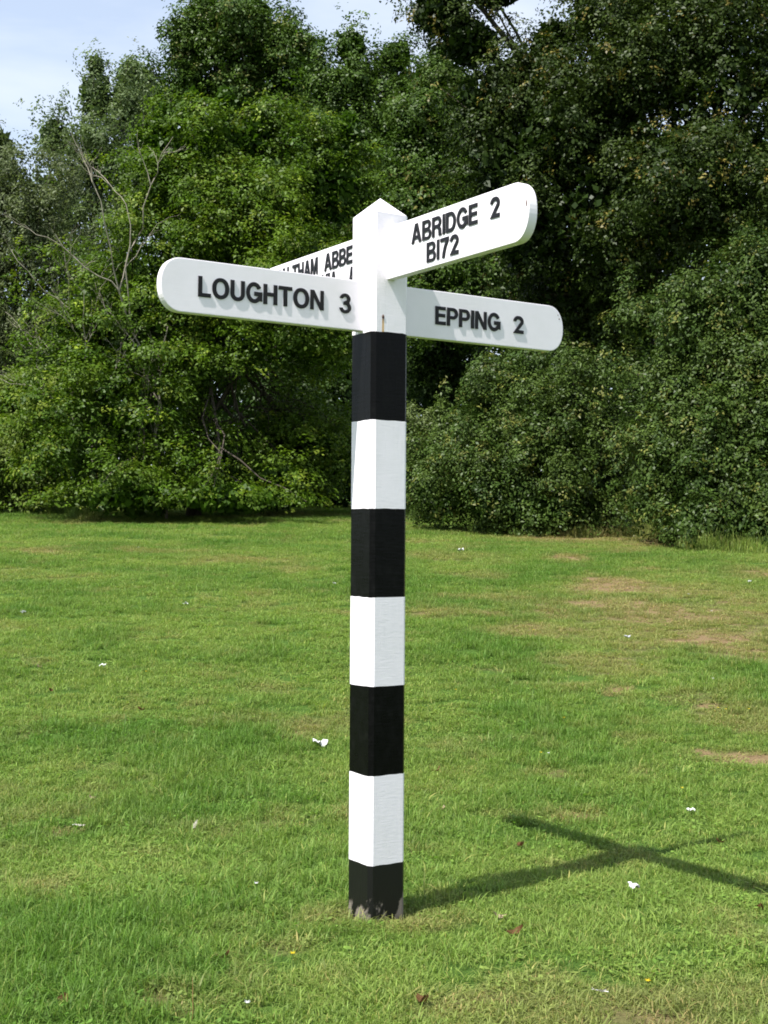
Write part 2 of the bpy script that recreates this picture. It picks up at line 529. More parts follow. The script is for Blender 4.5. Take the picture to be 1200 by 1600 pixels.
    if ch == 'R':
        w = .80; r = .28; cy_ = 1 - .285; e = w - .04
        return w, [[(0, 0), (S, 0), (S, cy_ - .285 - .0), (.40, cy_ - .285), (.53, .33), (.555, 0), (w, 0), (.765, .12), (.745, .34), (.60, .47)] + arc(e - r, cy_, r, .285, -62, 90, 14) + [(0, 1)],
                   ([(S, cy_ - .285 + .15)] + arc(e - r, cy_, r - S * .95, .285 - .15, -90, 90, 12) + [(S, 1 - .15)])[::-1]]
    if ch == 'B':
        w = .77; r1 = .26; r2 = .29; c1 = .755; h1 = .245; c2 = .265; h2 = .265
        out = [(0, 0), (w - r2, 0)] + arc(w - r2, c2, r2, h2, -90, 72, 14)[1:] + arc(w - .045 - r1, c1, r1, h1, -60, 90, 14) + [(0, 1)]
        return w, [out, ([(S, .15)] + arc(w - r2, c2, r2 - S * .95, h2 - .15 + .03, -90, 90, 10) + [(S, c2 + h2 - .12)])[::-1],
                   ([(S, c1 - h1 + .085)] + arc(w - .045 - r1, c1 - .02, r1 - S * .95, .125, -90, 90, 10) + [(S, .86)])[::-1]]
    if ch == 'G':
        w = .88; rx = w / 2 - S / 2; ry = .515 - SH / 2
        path = arc(w / 2, .5, rx, ry, 32, 318, 34) + [(w - S / 2 + .01, .20), (w - S / 2 + .01, .45), (w * .52, .45)]
        return w, stroke(path, .18)
    if ch == '2':
        w = .70; s = .18
        path = arc(w / 2, 1 - .30 , w / 2 - s / 2, .30 - s / 2 + .01, 178, -25, 20) + [(w * .62, .43), (s * .62, s * .55), (w, s * .46)]
        return w, stroke(path, s, w)
    if ch == '7':
        w = .68; s = .19
        return w, [[(.14, 0), (.35, 0), (.40, .28), (.50, .55), (w, .83), (w, 1), (0, 1), (0, 1 - SH), (.46, 1 - SH), (.30, .58), (.19, .27)]]
    if ch == '3':
        w = .70; s = .175
        cu, ru, hu = .745, .29, .27; cl, rl, hl = .285, .345, .30
        x0 = w / 2
        outer = arc(x0 - .01, cu, ru + .02, hu, 172, -38, 18) + arc(x0, cl, rl, hl, 42, -172, 22)
        inner = arc(x0, cl, rl - s, hl - s * .85, -168, 84, 16) + [(x0 - .09, cl + hl - s * .9 + .02), (x0 - .09, .585)] + arc(x0 - .01, cu, ru + .02 - s, hu - s * .85, -84, 168, 14)
        return w, [outer + inner]
    return .3, []
_gm = {}
def letter_mesh(ch, sx, sz, depth):
    key = (ch, round(sx, 4), round(sz, 4))
    if key in _gm: return _gm[key]
    cu = bpy.data.curves.new("letter", 'CURVE')
    cu.dimensions = '2D'
    cu.fill_mode = 'BOTH'
    for lp in glyph(ch)[1]:
        sp_ = cu.splines.new('POLY')
        sp_.points.add(len(lp) - 1)
        for p_, (x, y) in zip(sp_.points, lp): p_.co = (x * sx, y * sz, 0, 1)
        sp_.use_cyclic_u = True
    cu.extrude = depth / 2 - 0.0008
    cu.bevel_depth = 0.0008
    cu.bevel_resolution = 1
    cu.offset = 0.0001
    o = bpy.data.objects.new("tmp", cu)
    COL.objects.link(o)
    dg = bpy.context.evaluated_depsgraph_get()
    me = bpy.data.meshes.new_from_object(o.evaluated_get(dg))
    me.name = "letter_" + ch
    bpy.data.objects.remove(o)
    me.materials.clear()
    me.materials.append(M["letter"])
    _gm[key] = me
    return me
def word(board, text, s0, s1, z0, cap, frame, depth=0.0032, gap=0.095):
    """letters between s0 and s1 along the board, on baseline z0; frame maps (s, z, n) to local axes"""
    ws = [glyph(c)[0] for c in text]
    total = sum(ws) + gap * (len(text) - 1)
    sx = (s1 - s0) / total
    x = 0
    for c, w in zip(text, ws):
        me = letter_mesh(c, sx, cap, depth)
        o = bpy.data.objects.new("letter", me)
        link(o, board)
        o.matrix_local = frame(s0 + x * sx, z0, depth / 2 + 0.0003)
        x += w + gap
TT = 0.034
FL, FA = 0.01133, 0.01817          # text planes: Loughton/Epping at local x, Abridge/Waltham at local y = -FA
ZL0, ZL1, ZA0, ZA1 = 2.0361, 2.2115, 2.2133, 2.3961
fr_L = lambda s, z, n: Matrix(((0, 0, 1, FL + n), (1, 0, 0, s), (0, 1, 0, z), (0, 0, 0, 1)))
fr_A = lambda s, z, n: Matrix(((1, 0, 0, s), (0, 0, -1, -FA - n), (0, 1, 0, z), (0, 0, 0, 1)))
def board(length, z0, z1, frame, sign, label, s_in=0.066):
    hh = (z1 - z0) / 2; rx = 0.072; e = 2.15
    pts = [(s_in, z0), (length - rx, z0)]
    for i in range(1, 24):
        t = -math.pi / 2 + math.pi * i / 24
        cx = math.cos(t); sy = math.sin(t)
        pts.append((length - rx + rx * abs(cx) ** (2 / e), z0 + hh + hh * math.copysign(abs(sy) ** (2 / e), sy)))
    pts += [(length - rx, z1), (s_in, z1)]
    bm = bmesh.new()
    fr = frame(0, 0, 0)
    f = [bm.verts.new(fr @ Vector((sign * x, y, 0))) for x, y in pts]
    b = [bm.verts.new(fr @ Vector((sign * x, y, -TT))) for x, y in pts]
    n = len(pts)
    bm.faces.new(f); bm.faces.new(b[::-1])
    for i in range(n):
        bm.faces.new((f[i], b[i], b[(i + 1) % n], f[(i + 1) % n]))
    bmesh.ops.recalc_face_normals(bm, faces=bm.faces)
    ed = [e_ for e_ in bm.edges if len(e_.link_faces) == 2 and abs(e_.link_faces[0].normal.dot(e_.link_faces[1].normal)) < 0.2 and any(len(q.verts) > 4 for q in e_.link_faces)]
    bmesh.ops.bevel(bm, geom=ed, offset=0.003, segments=2, affect='EDGES', profile=0.6)
    o = bm_obj("finger_board", bm, M["board"], root)
    o["label"] = label
    return o
bl = board(0.838, ZL0, ZL1, fr_L, -1, "white finger board lettered LOUGHTON 3")
be = board(0.8397, ZL0, ZL1, fr_L, 1, "white finger board lettered EPPING 2")
ba = board(0.8498, ZA0, ZA1, fr_A, 1, "white finger board lettered ABRIDGE 2 and B172")
bw = board(0.845, ZA0, ZA1, fr_A, -1, "white finger board lettered WALTHAM ABBEY, half hidden behind the post")
word(bl, "LOUGHTON", -0.7075, -0.2373, 2.0925, 0.0655, fr_L)
word(bl, "3", -0.1736, -0.1268, 2.0925, 0.0655, fr_L)
word(be, "EPPING", 0.2331, 0.5301, 2.0895, 0.0648, fr_L)
word(be, "2", 0.5938, 0.6411, 2.0895, 0.0648, fr_L)
word(ba, "ABRIDGE", 0.2286, 0.5970, 2.3090, 0.0645, fr_A)
word(ba, "2", 0.6633, 0.7100, 2.3080, 0.0645, fr_A)
word(ba, "B172", 0.3185, 0.4966, 2.2310, 0.0645, fr_A, gap=0.11)
word(bw, "WALTHAM", -0.762, -0.4035, 2.3120, 0.063, fr_A)
word(bw, "ABBEY", -0.3526, -0.098, 2.3120, 0.063, fr_A)
word(bw, "VIA", -0.372, -0.264, 2.2370, 0.063, fr_A, gap=0.13)
word(bw, "A121", -0.176, -0.086, 2.2340, 0.063, fr_A, gap=0.05)

# small screws and a chip near the ends of two arms
def dot(par, frame, s_, z_, ry, rz, name, mat):
    bm = bmesh.new()
    bmesh.ops.create_uvsphere(bm, u_segments=8, v_segments=5, radius=1.0)
    fr = frame(s_, z_, 0.0)
    for v in bm.verts: v.co = fr @ Vector((v.co.x * ry, v.co.y * rz, v.co.z * 0.0012))
    bm_obj(name, bm, M[mat], par, True)
dot(be, fr_L, 0.8195, 2.163, 0.0028, 0.0032, "screw", "rust")
dot(be, fr_L, 0.8130, 2.178, 0.0020, 0.0022, "screw", "rust")
dot(ba, fr_A, 0.8380, 2.322, 0.0035, 0.0120, "chip", "rust")

# ------------------------------------------------------------------ trees
def tubes(paths, sides=6):
    """paths: list of (points (n,3), radii (n)) -> verts, quads"""
    V, Fc = [], []; off = 0
    ang = np.arange(sides) * 2 * np.pi / sides
    for P, R in paths:
        P = np.asarray(P, float); R = np.asarray(R, float); n = len(P)
        T = np.gradient(P, axis=0)
        T /= np.linalg.norm(T, axis=1)[:, None] + 1e-9
        ref = np.where(np.abs(T[:, 2:3]) > 0.9, np.array([[1., 0, 0]]), np.array([[0, 0, 1.]]))
        U = np.cross(T, ref); U /= np.linalg.norm(U, axis=1)[:, None] + 1e-9
        W = np.cross(T, U)
        ring = P[:, None, :] + R[:, None, None] * (np.cos(ang)[None, :, None] * U[:, None, :] + np.sin(ang)[None, :, None] * W[:, None, :])
        V.append(ring.reshape(-1, 3))
        i = np.arange(n - 1)[:, None] * sides; j = np.arange(sides)[None, :]; j2 = (j + 1) % sides
        q = np.stack([i + j, i + j2, i + sides + j2, i + sides + j], -1).reshape(-1, 4) + off
        Fc.append(q); off += n * sides
    return np.concatenate(V), np.concatenate(Fc)
def bend(a, b, n, amp, r):
    a = np.asarray(a, float); b = np.asarray(b, float)
    t = np.linspace(0, 1, n)[:, None]
    L = np.linalg.norm(b - a)
    off = np.cumsum(r.normal(0, 1, (n, 3)), 0); off -= off[0] + (off[-1] - off[0]) * t
    return a + (b - a) * t + off * amp * L / n
def unit(v): return v / (np.linalg.norm(v, axis=-1, keepdims=True) + 1e-9)

def leaves(P, Nn, length, width, colr, r):
    """one folded lozenge for each leaf"""
    n = len(P)
    t = unit(np.cross(Nn, r.normal(0, 1, (n, 3))))
    b = np.cross(Nn, t)
    L = (length * r.uniform(0.5, 1.45, n))[:, None]; W = (width * r.uniform(0.6, 1.3, n))[:, None]
    fold = (r.uniform(0.05, 0.3, n))[:, None] * W
    v = np.empty((n, 4, 3), np.float32)
    v[:, 0] = P - t * L * 0.5
    v[:, 1] = P + b * W * 0.5 + Nn * fold + t * L * 0.05
    v[:, 2] = P + t * L * 0.5 - Nn * L * 0.10
    v[:, 3] = P - b * W * 0.5 + Nn * fold + t * L * 0.05
    return v.reshape(-1, 3), np.arange(n * 4).reshape(n, 4), np.repeat(colr, 4, 0)

def crown_points(lobes, n_clump, r, shell=0.5, front=0.72, gaps=0.0, wave=1.0):
    """clump centres: an open inner fill and an outer skin broken by hollows"""
    vol = np.array([l[3] * l[4] * l[5] for l in lobes]) ** 0.72
    N = int(n_clump * 2.4)
    pick = r.choice(len(lobes), N, p=vol / vol.sum())
    Lb = np.array(lobes)[pick]
    d = unit(r.normal(0, 1, (N, 3)))
    flip = (d[:, 1] > 0) & (r.random(N) < front)
    d[flip, 1] *= -1
    outer = r.random(N) < 0.72
    rad = np.where(outer, r.uniform(0.84, 1.06, N), r.uniform(shell, 0.84, N))
    C = Lb[:, :3] + d * rad[:, None] * Lb[:, 3:6]
    ph = r.uniform(0, 6.28, 9)
    q = C / wave
    g = np.zeros(N)
    for i in range(3):
        dr_ = unit(r.normal(0, 1, 3)) * (2.2 + 1.3 * i)
        dr2 = unit(r.normal(0, 1, 3)) * (2.2 + 1.3 * i)
        g += np.sin(q @ dr_ + ph[i] + 1.4 * np.sin(q @ dr2 + ph[i + 3])) / (1 + 0.35 * i)
    keep = ~(outer & (g < gaps) & (r.random(N) < 0.9))
    sel = np.nonzero(keep)[0][:n_clump]
    return C[sel], d[sel], pick[sel], rad[sel]

def make_tree(name, label, base, lobes, n_clump, per, cr, flat, leaf, cols, seed, mat="leaf_thin", bark="bark", trunk_r=0.2,
              trunk_top=None, shell=0.5, up=0.5, tip=None, group=None, cat="tree", zmin=0.0, sprays=0.0, cvar=0.13, limbs=True, limb_f=0.30, droop=0.0, front=0.72, stray=0.05, gaps=0.1, wave=1.0, shoots=0.12, tuft_s=1.15, lmin=0.03):
    r = np.random.default_rng(seed)
    rt = empty(name, base)
    tag(rt, label, cat, group)
    b = np.array(base, float)
    C, d, pick, rad = crown_points(lobes, n_clump, r, shell, front, gaps, wave)
    gh = gz(C[:, 0], C[:, 1]) + zmin
    keep = C[:, 2] > gh
    C, d, pick, rad = C[keep], d[keep], pick[keep], rad[keep]
    n = len(C)
    # twigs through each clump, then a tuft of leaves on every twig
    PT = 13
    k = np.maximum(2, (per / PT * r.uniform(0.5, 1.5, n)).astype(int))
    idx = np.repeat(np.arange(n), k)
    m = len(idx)
    u = unit(r.normal(0, 1, (m, 3)))
    csz = (cr * r.uniform(0.6, 1.35, n))[idx][:, None]
    rr = (r.random(m) ** 0.36)[:, None]
    off = u * rr * csz
    # clump stretched along its own outward direction and flattened
    dd = d[idx].copy(); dd[:, 2] *= 0.4; dd = unit(dd)
    off = off + dd * (np.sum(off * dd, 1, keepdims=True)) * sprays
    off[:, 2] *= flat
    sh = ((r.random(n) < shoots) & (rad > 0.84))[idx]      # upright leafy shoots breaking the outline
    off[sh, 0] *= 0.45; off[sh, 1] *= 0.45; off[sh, 2] = off[sh, 2] / flat * 1.25 + csz[sh, 0] * 0.5
    off[:, 2] -= droop * np.sum(off * dd, 1).clip(0)
    st = r.random(m) < stray
    off[st] *= 1.6
    T = C[idx] + off
    TN = unit(u * 0.8 + d[idx] * 0.15 + np.array([0, 0, up * 1.3]) + r.normal(0, 0.30, (m, 3)))
    ca, cb = np.array(cols[0]), np.array(cols[1])
    mixc = np.clip(r.normal(0.5, 0.30, n), 0, 1)[idx] * 0.6 + r.random(m) * 0.4
    tc_ = (ca + (cb - ca) * mixc[:, None]) * np.exp(r.normal(0, cvar, m))[:, None]
    if tip is not None:        # young shoots of another colour at the clump ends
        tcol, tf = tip
        sel = (r.random(m) < tf * (0.35 + 1.3 * (np.sum(u * d[idx], 1) > 0.35)))
        tc_[sel] = np.array(tcol) * np.exp(r.normal(0, 0.25, sel.sum()))[:, None]
    kt = r.integers(PT - 6, PT + 7, m)
    it = np.repeat(np.arange(m), kt)
    m = len(it)
    sp_ = r.normal(0, 1, (m, 3)) * leaf[0] * tuft_s
    sp_ -= TN[it] * (np.sum(sp_ * TN[it], 1, keepdims=True)) * 0.55
    P = T[it] + sp_
    Nn = unit(TN[it] + unit(sp_) * 0.30 + r.normal(0, 0.30, (m, 3)))
    cc = tc_[it] * np.exp(r.normal(0, 0.10, m))[:, None]
    ok = P[:, 2] > gz(P[:, 0], P[:, 1]) + lmin * (0.8 + 0.4 * vnoise(P[:, 0] * 2.1, P[:, 1] * 2.1))
    P, Nn, cc = P[ok], Nn[ok], cc[ok]
    m = len(P)
    nk = int(m * 0.10)                                      # oversized leaves added deep inside to block light and close the crown
    LB = np.array(lobes)[r.choice(len(lobes), nk)]
    K = LB[:, :3] + unit(r.normal(0, 1, (nk, 3))) * (r.random(nk) ** 0.4 * 0.70)[:, None] * LB[:, 3:6]
    K = K[K[:, 2] > gz(K[:, 0], K[:, 1]) + 0.1]
    nk = len(K)
    v, f, c4 = leaves(P - b, Nn, leaf[0], leaf[1], cc, r)
    v2, f2, c2_ = leaves(K - b, unit(r.normal(0, 1, (nk, 3)) + [0, 0, .5]), leaf[0] * 2.4, leaf[1] * 2.8, np.tile(ca, (nk, 1)), r)
    f = np.concatenate([f, f2 + len(v)]); v = np.concatenate([v, v2]); c4 = np.concatenate([c4, c2_])
    mesh_np("crown", v, f, M[mat], rt, col=c4)
    # trunk and limbs
    top = np.array(trunk_top if trunk_top is not None else np.mean(np.array(lobes)[:, :3], 0))
    tp_ = bend(b - [0, 0, 0.3], top, 12, 0.10, r)
    paths = [(tp_ - b, np.linspace(trunk_r, trunk_r * 0.35, 12))]
    if limbs:
        for li, l in enumerate(lobes):
            t0 = r.uniform(0.35, 0.85); s = tp_[int(t0 * 11)]
            e = np.array(l[:3]) + r.normal(0, 0.2, 3) * np.array(l[3:6])
            lp = bend(s, e, 8, 0.16, r)
            paths.append((lp - b, np.linspace(trunk_r * limb_f, trunk_r * limb_f * 0.33, 8)))
            mine = np.nonzero(pick == li)[0]
            for q in r.permutation(mine)[:max(4, len(mine) // 4)]:
                s2 = lp[r.integers(3, 8)]
                paths.append((bend(s2, C[q], 5, 0.2, r) - b, np.linspace(trunk_r * 0.11, 0.008, 5)))
    tv, tf = tubes(paths, 6)
    mesh_np("trunk", tv, tf, M[bark], rt, smooth=True)
    return rt

def lobe(px, py, Y, rx, rz, ry=None):
    """lobe given by its centre in the photograph, its depth and its half-sizes in metres"""
    c = at(px, py, Y)
    return (c.x, c.y, c.z, rx, ry if ry else rx, rz)
def foot(px, Y):
    x = (px - 600) / F_PX * Y
    return (x, Y, float(gz(x, Y)))

HORN = ((0.040, 0.086, 0.006), (0.094, 0.150, 0.011))
OAK = ((0.030, 0.064, 0.008), (0.064, 0.108, 0.013))
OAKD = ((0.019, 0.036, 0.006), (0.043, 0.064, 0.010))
BUSH = ((0.030, 0.060, 0.010), (0.071, 0.106, 0.020))
BIRCH = ((0.078, 0.118, 0.042), (0.130, 0.172, 0.070))

# broad hornbeam left of the post, leafy to the ground
make_tree("hornbeam_tree", "bright green broad leafy tree sweeping down to the lawn left of the post", foot(300, 30.6),
          [lobe(330, 700, 31.8, 3.2, 1.6, 2.4), lobe(170, 660, 29.6, 1.9, 1.9, 2.2), lobe(470, 700, 32.3, 1.6, 1.5, 1.8), lobe(330, 500, 30.4, 3.0, 1.8, 2.8),
           lobe(200, 470, 30.5, 1.7, 1.9, 1.8), lobe(470, 470, 30.4, 1.6, 1.8, 2.2), lobe(300, 350, 31, 1.8, 1.9, 1.9), lobe(430, 330, 31.3, 1.7, 1.9, 1.7),
           lobe(330, 225, 31.3, 1.2, 1.0, 1.2), lobe(270, 270, 31, .9, 1.2, 1.0), lobe(530, 290, 31.5, .75, 1.5, .8), lobe(545, 210, 31.5, .35, .75, .4), lobe(400, 220, 31.4, .7, .8, .7), lobe(480, 300, 31.4, .8, 1.1, .8), lobe(120, 560, 30, 1.1, 1.6, 1.2), lobe(240, 240, 31, .5, .8, .5),
           lobe(255, 195, 31.2, .28, .75), lobe(300, 170, 31.3, .3, .65), lobe(352, 165, 31.3, .3, .6), lobe(420, 185, 31.4, .3, .7), lobe(458, 215, 31.4, .3, .8), lobe(505, 225, 31.4, .3, .75), lobe(222, 245, 31, .28, .75),
           lobe(200, 775, 28.0, 1.7, .6, 1.5), lobe(360, 780, 27.8, 1.6, .4, 1.4), lobe(330, 770, 29.6, 1.9, .5, 1.6), lobe(420, 740, 30.2, 1.2, .3, 1.5), lobe(500, 735, 32.5, 1.4, 1.0, 1.3), lobe(430, 760, 31.5, 1.4, .8, 1.3)],
          640, 290, 0.62, 0.36, (0.092, 0.056), HORN, 11, up=0.75, sprays=0.9, droop=0.22, trunk_r=0.2, trunk_top=at(330, 300, 31), shell=0.45, gaps=0.25,
          tip=((0.12, 0.16, 0.014), 0.10), cvar=0.16, zmin=0.45, shoots=0.22, lmin=0.34)

# leggy dead stems in front of the hornbeam's left side
def dead_tree(name, label, base, top, seed, n0=9, rad=0.07, spread=1.0, leaf_c=None):
    r = np.random.default_rng(seed)
    rt = empty(name, base); tag(rt, label, "tree")
    b = np.array(base); paths = []
    def grow(a, dirv, L, rd, lev):
        n = 7
        e = a + dirv * L
        p = bend(a, e, n, 0.22, r)
        paths.append((p - b, np.linspace(rd, rd * 0.55, n)))
        if lev >= 4 or rd < 0.004: return
        for i in range(int(r.integers(2, 4)) if lev else n0):
            s = p[r.integers(2, n)]
            nd = dirv + r.normal(0, 0.42 * spread, 3); nd[2] = abs(nd[2]) * 0.8 + 0.25
            nd /= np.linalg.norm(nd)
            grow(s, nd, L * (r.uniform(0.3, 0.52) if lev == 0 else r.uniform(0.38, 0.62)), rd * r.uniform(0.38, 0.6), lev + 1)
    dv = np.array(top) - b; L = np.linalg.norm(dv)
    grow(b - [0, 0, 0.2], dv / L, L, rad, 0)
    v, f = tubes(paths, 5)
    mesh_np("trunk", v, f, M["bark_pale"], rt, smooth=True)
    return rt
dead_tree("dead_tree", "bare pale dead stem rising beside the bright green tree, thin forked twigs", (float(at(262, 640, 29.6).x), 29.6, float(gz(-5, 29.6))), at(186, 440, 28.6), 5, 7, 0.038)
dead_tree("dead_tree", "bare grey dead stem leaning left at the left edge of the picture", (float(at(215, 640, 29.9).x), 29.9, float(gz(-5.6, 29.9))), at(110, 470, 29.2), 8, 10, 0.030, 1.1)

# low yellow-green shrub at the far left
make_tree("hazel_shrub", "low yellow-green shrub at the left edge of the lawn", foot(20, 31.5),
          [lobe(0, 720, 31.5, 1.6, 1.3, 1.3), lobe(70, 715, 31, .9, 1.2, 1.0), lobe(20, 640, 32, 1.2, 1.2, 1.1), lobe(-90, 690, 31.5, 1.4, 1.6, 1.3)],
          240, 110, 0.38, 0.5, (0.10, 0.065), ((0.095, 0.14, 0.022), (0.14, 0.185, 0.035)), 12, up=0.7, sprays=0.5, trunk_r=0.05, cat="shrub", shell=0.35, droop=0.2)
# grey-green willowy trees at the left
make_tree("birch_tree", "tall thin grey-green tree against the sky left of the dark oak", foot(150, 41),
          [lobe(160, 230, 41, 1.5, 2.2), lobe(150, 150, 41, .75, 1.0), lobe(200, 150, 41, .6, 1.1), lobe(115, 300, 41, 1.3, 1.7), lobe(195, 330, 41, 1.5, 2.2), lobe(85, 215, 41, .6, .8), lobe(130, 420, 41, 2.2, 2.4), lobe(205, 110, 41.2, .3, .5), lobe(150, 105, 41, .25, .45)],
          520, 70, 0.40, 0.9, (0.11, 0.065), BIRCH, 13, up=0.25, trunk_r=0.14, shell=0.3, stray=0.12)
make_tree("willow_tree", "dull grey-green bushy tree at the left edge behind the bare stems", foot(40, 37),
          [lobe(40, 330, 37, 1.7, 1.7), lobe(-20, 280, 37, 1.3, 1.3), lobe(-60, 380, 37, 1.8, 2.2), lobe(60, 450, 37, 1.9, 2.0), lobe(10, 560, 37, 2.1, 1.9), lobe(100, 560, 37, 1.6, 2.0), lobe(-10, 230, 37, .7, .8)],
          620, 80, 0.42, 0.8, (0.12, 0.05), ((0.072, 0.098, 0.036), (0.125, 0.150, 0.066)), 14, up=0.2, trunk_r=0.16, shell=0.35, stray=0.1)
# tall oaks behind
make_tree("oak_tree", "tall dark oak with rounded crown standing highest behind the bright green tree", foot(440, 50),
          [lobe(360, 60, 50, 1.9, 1.35), lobe(300, 80, 50, 1.2, 1.3), lobe(430, 80, 50, 1.5, 1.5), lobe(290, 160, 50, 1.2, 1.4), lobe(370, 150, 50.5, 1.8, 1.6), lobe(455, 150, 50, 1.3, 1.3), lobe(320, 20, 50, .8, .6), lobe(395, 18, 50, .9, .55), lobe(470, 85, 50, .9, 1.0),
           lobe(245, 200, 50, 1.1, 1.2), lobe(260, 280, 49, 1.5, 1.4), lobe(350, 250, 51, 1.9, 1.1), lobe(225, 130, 50, .6, .7), lobe(440, 240, 50, .8, .9), lobe(420, 310, 51, 2.4, 1.8)],
          400, 280, 0.72, 0.75, (0.128, 0.085), OAK, 15, mat="leaf_thick", trunk_r=0.38, trunk_top=at(385, 90, 50), shell=0.5, up=0.45, tip=((0.13, 0.14, 0.035), 0.04))
make_tree("oak_tree", "dark leafy oak with two small topknots behind the post", foot(560, 47),
          [lobe(548, 75, 47, .65, .75), lobe(560, 130, 47, 1.1, 1.0), lobe(520, 140, 47, .9, .9), lobe(520, 230, 47, 1.5, 1.6), lobe(600, 215, 47, 1.5, 1.6), lobe(480, 300, 47, 1.5, 1.7), lobe(570, 320, 46, 2.2, 2.0), lobe(540, 430, 46, 2.4, 2.2), lobe(620, 90, 47, .6, .65), lobe(640, 150, 47, 1.1, 1.2), lobe(560, 560, 47, 2.2, 2.2)],
          340, 280, 0.72, 0.75, (0.125, 0.085), OAK, 16, mat="leaf_thick", trunk_r=0.35, trunk_top=at(560, 120, 47), shell=0.5, up=0.45)
make_tree("oak_tree", "mid green oak filling the gap between the post and the big dark tree", foot(690, 43),
          [lobe(680, 130, 43, 1.0, .9), lobe(700, 190, 43, 1.6, 1.4), lobe(655, 250, 43, 1.3, 1.5), lobe(720, 300, 43, 2.0, 1.9), lobe(660, 380, 42.5, 1.8, 1.8), lobe(740, 430, 40, 2.0, 1.7), lobe(680, 480, 40, 1.7, 1.1), lobe(690, 90, 43, .5, .5)],
          280, 280, 0.70, 0.75, (0.12, 0.08), OAK, 17, mat="leaf_thick", trunk_r=0.3, trunk_top=at(690, 160, 43), shell=0.5, up=0.45, tip=((0.14, 0.13, 0.035), 0.03))
# great dark oak on the right
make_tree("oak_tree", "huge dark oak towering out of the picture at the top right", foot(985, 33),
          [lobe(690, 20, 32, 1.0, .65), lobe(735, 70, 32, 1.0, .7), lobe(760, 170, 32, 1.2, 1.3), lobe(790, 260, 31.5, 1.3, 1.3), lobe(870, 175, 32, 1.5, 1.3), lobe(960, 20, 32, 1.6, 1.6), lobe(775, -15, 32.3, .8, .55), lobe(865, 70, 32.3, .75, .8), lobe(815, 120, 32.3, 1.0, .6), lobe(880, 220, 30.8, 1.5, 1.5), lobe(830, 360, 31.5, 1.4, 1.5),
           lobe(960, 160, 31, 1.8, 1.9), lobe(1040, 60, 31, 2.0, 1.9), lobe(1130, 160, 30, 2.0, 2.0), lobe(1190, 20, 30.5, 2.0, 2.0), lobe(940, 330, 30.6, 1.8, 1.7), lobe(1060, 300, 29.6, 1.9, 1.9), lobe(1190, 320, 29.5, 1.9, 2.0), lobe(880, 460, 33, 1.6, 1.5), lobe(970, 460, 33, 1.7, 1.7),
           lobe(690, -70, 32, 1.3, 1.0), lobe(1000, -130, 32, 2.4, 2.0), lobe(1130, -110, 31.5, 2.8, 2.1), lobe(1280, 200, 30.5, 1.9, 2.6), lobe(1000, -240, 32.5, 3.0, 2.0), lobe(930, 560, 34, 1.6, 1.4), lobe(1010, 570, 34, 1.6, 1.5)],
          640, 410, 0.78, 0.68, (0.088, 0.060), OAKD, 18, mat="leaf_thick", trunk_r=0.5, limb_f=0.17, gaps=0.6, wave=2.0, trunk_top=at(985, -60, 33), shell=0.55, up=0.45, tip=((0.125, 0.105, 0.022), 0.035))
# evergreen bushes on the right
make_tree("oak_bush", "wide olive green bush reaching the lawn just right of the post", foot(840, 25.6),
          [lobe(850, 745, 25.5, 1.7, 1.25, 1.9), lobe(770, 740, 25.2, 1.0, 1.1, 1.3), lobe(700, 735, 26.2, .85, 1.0, 1.1), lobe(915, 765, 25.2, .9, 1.0, 1.2), lobe(830, 640, 25.7, 1.1, 1.0, 1.2), lobe(900, 660, 25.4, 1.0, 1.1, 1.2), lobe(740, 670, 25.8, .7, .7, .9), lobe(950, 690, 25.6, .5, .9, .7), lobe(820, 590, 25.8, .6, .55, .6), lobe(780, 620, 25.8, .5, .5, .6), lobe(870, 800, 24.3, 1.2, .6, .9), lobe(780, 785, 24.6, .8, .5, .8), lobe(690, 770, 25.6, .7, .5, .8)],
          400, 320, 0.44, 0.85, (0.067, 0.039), BUSH, 19, mat="leaf_thick", trunk_r=0.09, gaps=0.5, shoots=0.35, wave=0.8, shell=0.45, up=0.35, tip=((0.125, 0.135, 0.030), 0.06), cat="bush")
make_tree("oak_bush", "tall olive green bush at the right edge in front of the dark oak", foot(1110, 22.6),
          [lobe(1090, 780, 22, 1.1, .95, 1.3), lobe(1170, 770, 21.6, 1.0, 1.0, 1.3), lobe(1060, 690, 22.5, .95, 1.1, 1.2), lobe(1160, 660, 22, 1.1, 1.2, 1.3), lobe(1080, 580, 22.6, 1.0, 1.1, 1.1), lobe(1180, 540, 22.2, .95, 1.1, 1.1), lobe(1025, 590, 23.4, .55, .8, .7), lobe(1100, 490, 22.6, .85, .7, .9), lobe(1190, 470, 22.3, .8, .8, .9), lobe(1260, 640, 22, 1.2, 1.7, 1.4), lobe(1010, 500, 23.4, .45, .6, .5), lobe(1040, 750, 22.8, .5, .8, .8), lobe(1085, 825, 21.0, .65, .45, .7), lobe(1170, 825, 20.8, .7, .5, .7)],
          500, 320, 0.44, 0.85, (0.067, 0.039), BUSH, 20, mat="leaf_thick", trunk_r=0.1, gaps=0.5, shoots=0.35, wave=0.8, shell=0.45, up=0.35, tip=((0.125, 0.135, 0.030), 0.06), cat="bush")
# paler shrub glimpsed behind the post
make_tree("pale_shrub", "pale green low shrub glimpsed behind the post between the larger bushes", foot(590, 38),
          [lobe(540, 700, 38, 1.2, 1.1, 1.0), lobe(620, 700, 38, 1.3, 1.0, 1.0), lobe(670, 690, 38.5, 1.1, .9, 1.0)],
          150, 100, 0.36, 0.7, (0.10, 0.06), ((0.095, 0.13, 0.04), (0.14, 0.18, 0.065)), 21, up=0.6, trunk_r=0.04, cat="shrub", shell=0.3)

